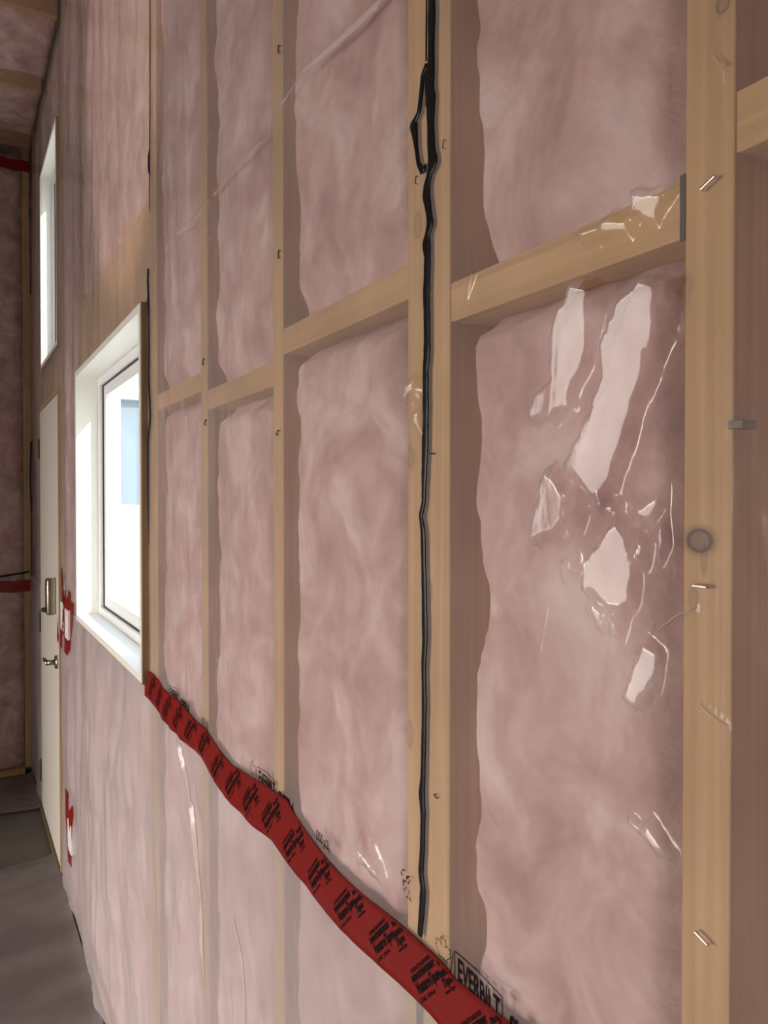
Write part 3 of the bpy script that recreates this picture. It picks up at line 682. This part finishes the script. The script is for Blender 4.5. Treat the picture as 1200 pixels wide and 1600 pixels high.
# ------------------------------------------------------------------ door
dr = empty('door_1'); dr['kind'] = 'structure'
MB().box((-.010, YD0+.004, .03), (.034, YD1-.003, ZD1-.012), .002).build('door_slab', DOORP, dr)
J = MB(); J.box((-.012, YD0-.03, 0), (SX+SD, YD0, ZD1+.02)); J.box((-.002, YD1, 0), (SX+SD, YD1+.02, ZD1+.02)); J.box((-.009, YD0, ZD1-.008), (SX+SD, YD1, ZD1+.02))
J.build('door_frame', RAW, dr)
MB().box((-.009, YD0-.002, 0), (.02, YD0+.004, ZD1)).build('weatherstrip', DARKGAP, dr)
MB().box((-.02, YD0-.03, 0), (.15, YD1+.02, .022), .002).build('threshold', principled('dull_metal_sill', (.22, .17, .09), .5, .4), dr)
for zpx in ((63, 705), (57, 962), (57, 1178)):
    y = YD1+.012; _, z = wy(60, zpx[1]); h = MB(); h.box((-.014, y-.015, z-.055), (-.001, y+.03, z+.055), .001); h.cyl((-.016, y-.012, z-.055), (-.016, y-.012, z+.055), .006); h.build('hinge', DKSTEEL, dr)
# keypad deadbolt
yk0, zk1 = wy(88, 935, -.012); yk1, zk0 = wy(74, 990, -.012)
k_ = MB(); k_.box((-.052, yk0+.02, 1.71-.448-.085), (-.010, yk0+.10, 1.71-.448+.085), .010); kb = k_.build('deadbolt_housing', NICKEL, dr, True)
kt = MB(); kt.cyl((-.052, yk0+.06, 1.71-.51), (-.066, yk0+.06, 1.71-.51), .012); kt.box((-.072, yk0+.054, 1.71-.518), (-.062, yk0+.066, 1.71-.502), .002); kt.build('thumb_turn', DKSTEEL, kb)
zh = 1.71-.4811*(1026-783)/157; yh = YD0+.065
hb = MB(); hb.cyl((-.010, yh, zh), (-.022, yh, zh), .033, .030, 24); hb.cyl((-.022, yh, zh), (-.055, yh, zh), .012, .011); hs = hb.build('handle_rose', NICKEL, dr, True)
hl = MB(); hl.cyl((-.055, yh-.006, zh), (-.058, yh+.11, zh), .011, .008); hl.build('lever', NICKEL, hs, True)

# ------------------------------------------------------------------ electrical boxes with their red tape
def plate(px0, px1, pyc, hh, label, cat, n_sw=1):
    ya = ypx(px1, -.008); yb = ypx(px0, -.008); _, z = wy((px0+px1)/2, pyc, -.008)
    x = float(H((ya+yb)/2, z, z < 1.2)); r = empty(cat.replace(' ', '_')); 
    MB().box((x-.006, ya, z-hh/2), (x+.02, yb, z+hh/2), .003).build('cover_plate', PLATE, r)
    ym = (ya+yb)/2
    if 'outlet' in cat:
        for s in (-1, 1): MB().box((x-.008, ym-.017, z+s*.021-.014), (x-.004, ym+.017, z+s*.021+.014), .003).build('socket', PLATE, r)
    else: MB().box((x-.009, ym-.016, z-.033), (x-.004, ym+.016, z+.033), .003).build('rocker', PLATE, r)
    return tag(r, label, cat)
plate(93.5, 98.5, 962, .125, 'white light switch nearest the door lock, ringed by red tape', 'light switch')
plate(101.5, 106, 974, .125, 'white light switch nearest the lower window, ringed by red tape', 'light switch')
plate(105.5, 110.5, 1298, .12, 'white wall outlet low on the milky plastic, ringed by red tape', 'wall outlet')
def patch(pts, label, lowz=True, hole=None, lift=.002):
    P = px_poly(pts); c = P.mean(0); n = 7; V = []; Fc = []
    # concentric rings so the patch follows the sheet
    m = len(P)
    for k in range(n+1):
        t = k/n; Q = c+(P-c)*t; x = np.minimum(H(Q[:, 0], Q[:, 1]), H(Q[:, 0], Q[:, 1], True))-lift
        V += [(x[i], Q[i, 0], Q[i, 1]) for i in range(m)]
    for k in range(n):
        for i in range(m): Fc.append((k*m+i, k*m+(i+1) % m, (k+1)*m+(i+1) % m, (k+1)*m+i))
    return tag(mesh('box_tape', V, Fc, TAPE, smooth=True), label, 'tape')
patch([(92,905),(93,868),(95,866),(95,905),(97,918),(110,925),(111,940),(115,942),(115,975),(112,1000),(111,1015),(107,1025),(99,1012),(93,1000)], 'ragged red tape round the two light switches beside the door')
patch([(105,1229),(111,1240),(117,1258),(118,1275),(117,1310),(115,1355),(112,1345),(106.5,1318),(105,1270)], 'ragged red tape round the low wall outlet')

# ------------------------------------------------------------------ far wall
o = MB()
tag(MB().box((-.045, YFAR+.006, .04), (-.003, YFAR+.146, CEIL+.1), .001).build('wall_stud', wood_mat('stud_wood', WOODC1, WOODC2)), 'pine corner stud of the far wall left of the door', 'stud')
tag(MB().box((XLEFT+.01, YFAR+.006, 0), (-.047, YFAR+.146, .04), .001).build('bottom_plate', wood_mat('plate_wood', WOODC1, WOODC2)), 'pine bottom plate showing at the foot of the far wall', 'plate')
def far_batt():
    xs_ = np.linspace(-1.2, -.047, 60); zz_ = np.linspace(.05, CEIL, 160); X, Z = np.meshgrid(xs_, zz_, indexing='ij')
    e = np.clip((-.047-X)/.04, 0, 1); Y = YFAR+.012+.03*(1-e*e*(3-2*e))+.01*(fbm(X*6, Z*5, 60, 4)+.6)
    idx = np.arange(X.size).reshape(X.shape); q = np.stack([idx[:-1, :-1], idx[1:, :-1], idx[1:, 1:], idx[:-1, 1:]], -1).reshape(-1, 4)
    V = list(map(tuple, np.stack([X, Y, Z], -1).reshape(-1, 3))); Fc = [tuple(map(int, a)) for a in q]
    n = len(V); V += [(a[0], YFAR+.14, a[2]) for a in V]; Fc += [tuple(i+n for i in a[::-1]) for a in Fc[:]]
    bd = list(idx[:, 0])+list(idx[-1, 1:])+list(idx[::-1, -1][1:])+list(idx[0, ::-1][1:-1])
    for i in range(len(bd)): a, b = int(bd[i]), int(bd[(i+1) % len(bd)]); Fc.append((a, n+a, n+b, b))
    return mesh('insulation_batt', V, Fc, BATT, smooth=True)
tag(far_batt(), 'dim pink fibreglass batt in the far wall at the left edge', 'insulation')
xs_ = np.concatenate([np.linspace(XLEFT+.01, -1.2, 30), np.linspace(-1.18, -.002, 160)]); zz_ = np.linspace(.03, CEIL, 300); X, Z = np.meshgrid(xs_, zz_, indexing='ij')
def HF(X, Z): return YFAR-.003-.006*np.clip((-.045-X)/.1, 0, 1)*(1+.5*fbm(X*3, Z*3, 71, 2))-.0025*fbm(X*8+Z, Z*5, 72, 3)-np.clip(.5-Z, 0, .5)*.02*(1+fbm(X*9, Z*4, 73, 3))
Y = HF(X, Z); idx = np.arange(X.size).reshape(X.shape); q = np.stack([idx[:-1, :-1], idx[1:, :-1], idx[1:, 1:], idx[:-1, 1:]], -1).reshape(-1, 4)
tag(mesh('plastic_sheet', np.stack([X, Y, Z], -1).reshape(-1, 3), [tuple(map(int, a)) for a in q], FILM_U, smooth=True), 'clear plastic sheet over the pink far wall at the left edge', 'plastic sheet')
def ztape(z0, z1, x1, label):
    V = []; Fc = []; n = 60
    for i in range(n):
        x = -1.2+(x1+1.2)*i/(n-1)
        w = .003*sin(i*.9)
        for z in (z0, (z0+z1)/2, z1): V.append((x, float(HF(np.array(x), np.array(z)))-.003, z+w))
    for i in range(n-1):
        for r in (0, 1): a = i*3+r; Fc.append((a, a+3, a+4, a+1))
    n0 = len(V); V += [(a, b+.001, c) for a, b, c in V]; Fc += [tuple(i+n0 for i in f[::-1]) for f in Fc[:]]
    return tag(mesh('seam_tape', V, Fc, TAPE, smooth=True), label, 'tape')
_, zf0 = fy(25, 925, YFAR); _, zf1 = fy(25, 907, YFAR); ztape(zf0, zf1, -.004, 'level red tape across the far wall at switch height')
_, zf0 = fy(25, 267, YFAR); _, zf1 = fy(25, 250, YFAR); ztape(zf0, zf1, -.004, 'dark red tape along the top of the far wall under the ceiling')
# dark sealant blots on the far corner stud
def farbead(pts, label, r=.006):
    V = []; o = MB(); P = [fy(a, b, YFAR-.008) for a, b in pts]
    for i in range(len(P)-1): o.cyl((P[i][0], YFAR-.010, P[i][1]), (P[i+1][0], YFAR-.010, P[i+1][1]), r, r, 8)
    return tag(o.build('sealant_bead', SEAL), label, 'sealant bead')
farbead([(47, 325), (48, 345), (49, 380), (49, 430), (48, 460)], 'dark upright bead at the far corner beside the upper window', .005)
farbead([(48, 690), (47, 752), (49, 800), (49, 905)], 'dark upright bead at the far corner beside the door', .004)
farbead([(-30, 903), (0, 901), (25, 897), (46, 893)], 'dark sagging bead just above the level red tape on the far wall', .006)

# ------------------------------------------------------------------ ceiling sheet, joists, insulation
jy = [5.13, 4.42, 3.70, 2.98, 2.26, 1.54, .82, .10]
for i, y in enumerate(jy[:4]):
    labs = ['ceiling joist closest to the far wall', 'second ceiling joist from the far wall, behind plastic', 'third ceiling joist from the far wall, near the top left corner', 'ceiling joist over the lower window, just out of the top left corner']
    tag(MB().box((XLEFT+.05, y, CEIL+.006), (-.01, y+.038, CEIL+.15), .001).build('ceiling_joist', WY), labs[i], 'joist', 'ceiling joists')
def cbatt(y0, y1, label, seed):
    nx, ny = 60, 30; X, Y = np.meshgrid(np.linspace(-1.6, -.01, nx), np.linspace(y0+.002, y1-.002, ny), indexing='ij')
    e = np.clip(np.minimum(Y-y0, y1-Y)/.12, 0, 1); Z = CEIL+.012+.09*(1-e*e*(3-2*e))+.012*(fbm(X*6, Y*6, seed, 3)+.7)
    idx = np.arange(X.size).reshape(X.shape); q = np.stack([idx[:-1, :-1], idx[:-1, 1:], idx[1:, 1:], idx[1:, :-1]], -1).reshape(-1, 4)
    V = list(map(tuple, np.stack([X, Y, Z], -1).reshape(-1, 3))); Fc = [tuple(map(int, a)) for a in q]; n = len(V)
    V += [(a[0], a[1], CEIL+.2) for a in V]; Fc += [tuple(i+n for i in a[::-1]) for a in Fc[:]]
    bd = list(idx[:, 0])+list(idx[-1, 1:])+list(idx[::-1, -1][1:])+list(idx[0, ::-1][1:-1])
    for i in range(len(bd)): a, b = int(bd[i]), int(bd[(i+1) % len(bd)]); Fc.append((a, b, n+b, n+a))
    tag(mesh('insulation_batt', V, Fc, BATT, smooth=True), label, 'insulation', 'pink batts above the ceiling plastic')
cbatt(5.168, YFAR+.005, 'sliver of pink ceiling batt tight to the far wall', 81)
cbatt(4.458, 5.13, 'pink ceiling batt in the bay nearest the far wall', 82)
cbatt(3.738, 4.42, 'pink ceiling batt in the second bay from the far wall', 83)
cbatt(3.018, 3.70, 'pink ceiling batt in the third bay, at the top left corner', 84)
xs_ = np.linspace(XLEFT+.01, -.001, 150); yy_ = np.linspace(YBACK, YFAR-.002, 500); X, Y = np.meshgrid(xs_, yy_, indexing='ij')
m = np.ones_like(Y)
for y in jy: m = np.minimum(m, np.clip(np.maximum(y-Y, Y-y-.038)/.2, 0, 1))
m = m*m*(3-2*m); Z = CEIL-.003-.03*m*np.clip(-X/.15, .0, 1)*(1+.4*fbm(X*2, Y*3, 91, 2))-.006*fbm(X*7+Y, Y*5, 92, 3)*np.clip(-X/.1, 0, 1)
idx = np.arange(X.size).reshape(X.shape); q = np.stack([idx[:-1, :-1], idx[:-1, 1:], idx[1:, 1:], idx[1:, :-1]], -1).reshape(-1, 4)
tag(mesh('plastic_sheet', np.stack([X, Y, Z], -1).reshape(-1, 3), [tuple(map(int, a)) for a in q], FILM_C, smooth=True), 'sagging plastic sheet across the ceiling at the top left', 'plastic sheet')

# ------------------------------------------------------------------ floor coverings
def floorsheet(y0f, y1f, label, seed, h=.004):
    nx, ny = 120, 140; x0, x1 = -2.2, -.012
    U, T = np.meshgrid(np.linspace(0, 1, nx), np.linspace(0, 1, ny), indexing='ij'); X = x0+(x1-x0)*U
    ya = y0f(X); yb = y1f(X); Y = ya+(yb-ya)*T
    Z = .004+h*(1+fbm(X*5+Y*2, Y*6, seed, 4))+.02*np.clip((X+.05)/.05, 0, 1)**2
    Z = np.maximum(Z, .0015)
    idx = np.arange(X.size).reshape(X.shape); q = np.stack([idx[:-1, :-1], idx[1:, :-1], idx[1:, 1:], idx[:-1, 1:]], -1).reshape(-1, 4)
    return tag(mesh('floor_sheet', np.stack([X, Y, Z], -1).reshape(-1, 3), [tuple(map(int, a)) for a in q], PAPER, smooth=True), label, 'floor sheet')
PAPER = principled('dusty_floor_plastic', (.15, .125, .12), .42, noise=((2.5, 6, 6), (.23, .195, .19)), bump=((7, 10, 7), .4, .02))
floorsheet(lambda X: X*0+YBACK+.1, lambda X: 3.90+.10*np.clip((X+.4)/.4, 0, 1)-.0*X+.02*vnoise(X*8, X*0, 5), 'grey dusty floor sheet in the foreground along the window wall', 51)
floorsheet(lambda X: 4.62+.02*vnoise(X*8, X*0, 6)-.05*X, lambda X: X*0+YFAR-.03, 'grey dusty floor sheet by the far wall past the dark bare strip', 52, .006)
tag(MB().box((-.012, 3.2, 0.001), (-.002, YD0-.03, .012)).build('wall_foot_line', DARKGAP), 'black line at the foot of the milky plastic', 'seal')  # thin black strips along the foot of the wall
bs = MB().box((-.011, .8, 0.001), (-.003, 3.2, .012)).build('wall_foot_strip', DARKGAP); tag(bs, 'black strip along the wall foot in the foreground', 'seal')

# ------------------------------------------------------------------ outside the windows
GR = principled('pale_gravel', (.55, .52, .46), .9, noise=((20, 20, 20), (.7, .67, .6)))
o = MB().box((.3, -6, -.35), (30, 40, -.25)).build('ground_outside', GR); o['kind'] = 'structure'
FEN = wood_mat('tan_fence_wood', (.60, .42, .26), (.78, .6, .42))
fr_ = empty('board_fence'); tag(fr_, 'pale tan board fence seen low through the lower window', 'fence')
fp = MB()
for k in range(150): fp.box((2.6, 10+k*.15, -.25), (2.62, 10.15+k*.15, 1.62+.01*(k % 3)))
fp.build('boards', FEN, fr_)
for k in range(9): MB().box((2.62, 10+k*2.4, -.25), (2.71, 10.09+k*2.4, 1.7)).build('post', FEN, fr_)
bd = empty('neighbour_building'); tag(bd, 'pale grey building wall seen hazily through the lower window', 'building')
MB().box((1.0, 34, -.25), (6.9, 40, 6)).build('wall', principled('pale_siding', (.19, .225, .26), .8), bd)
MB().box((.7, 33.6, 6), (7.2, 40.4, 6.25)).build('roof', principled('roofing', (.3, .32, .35), .8), bd)
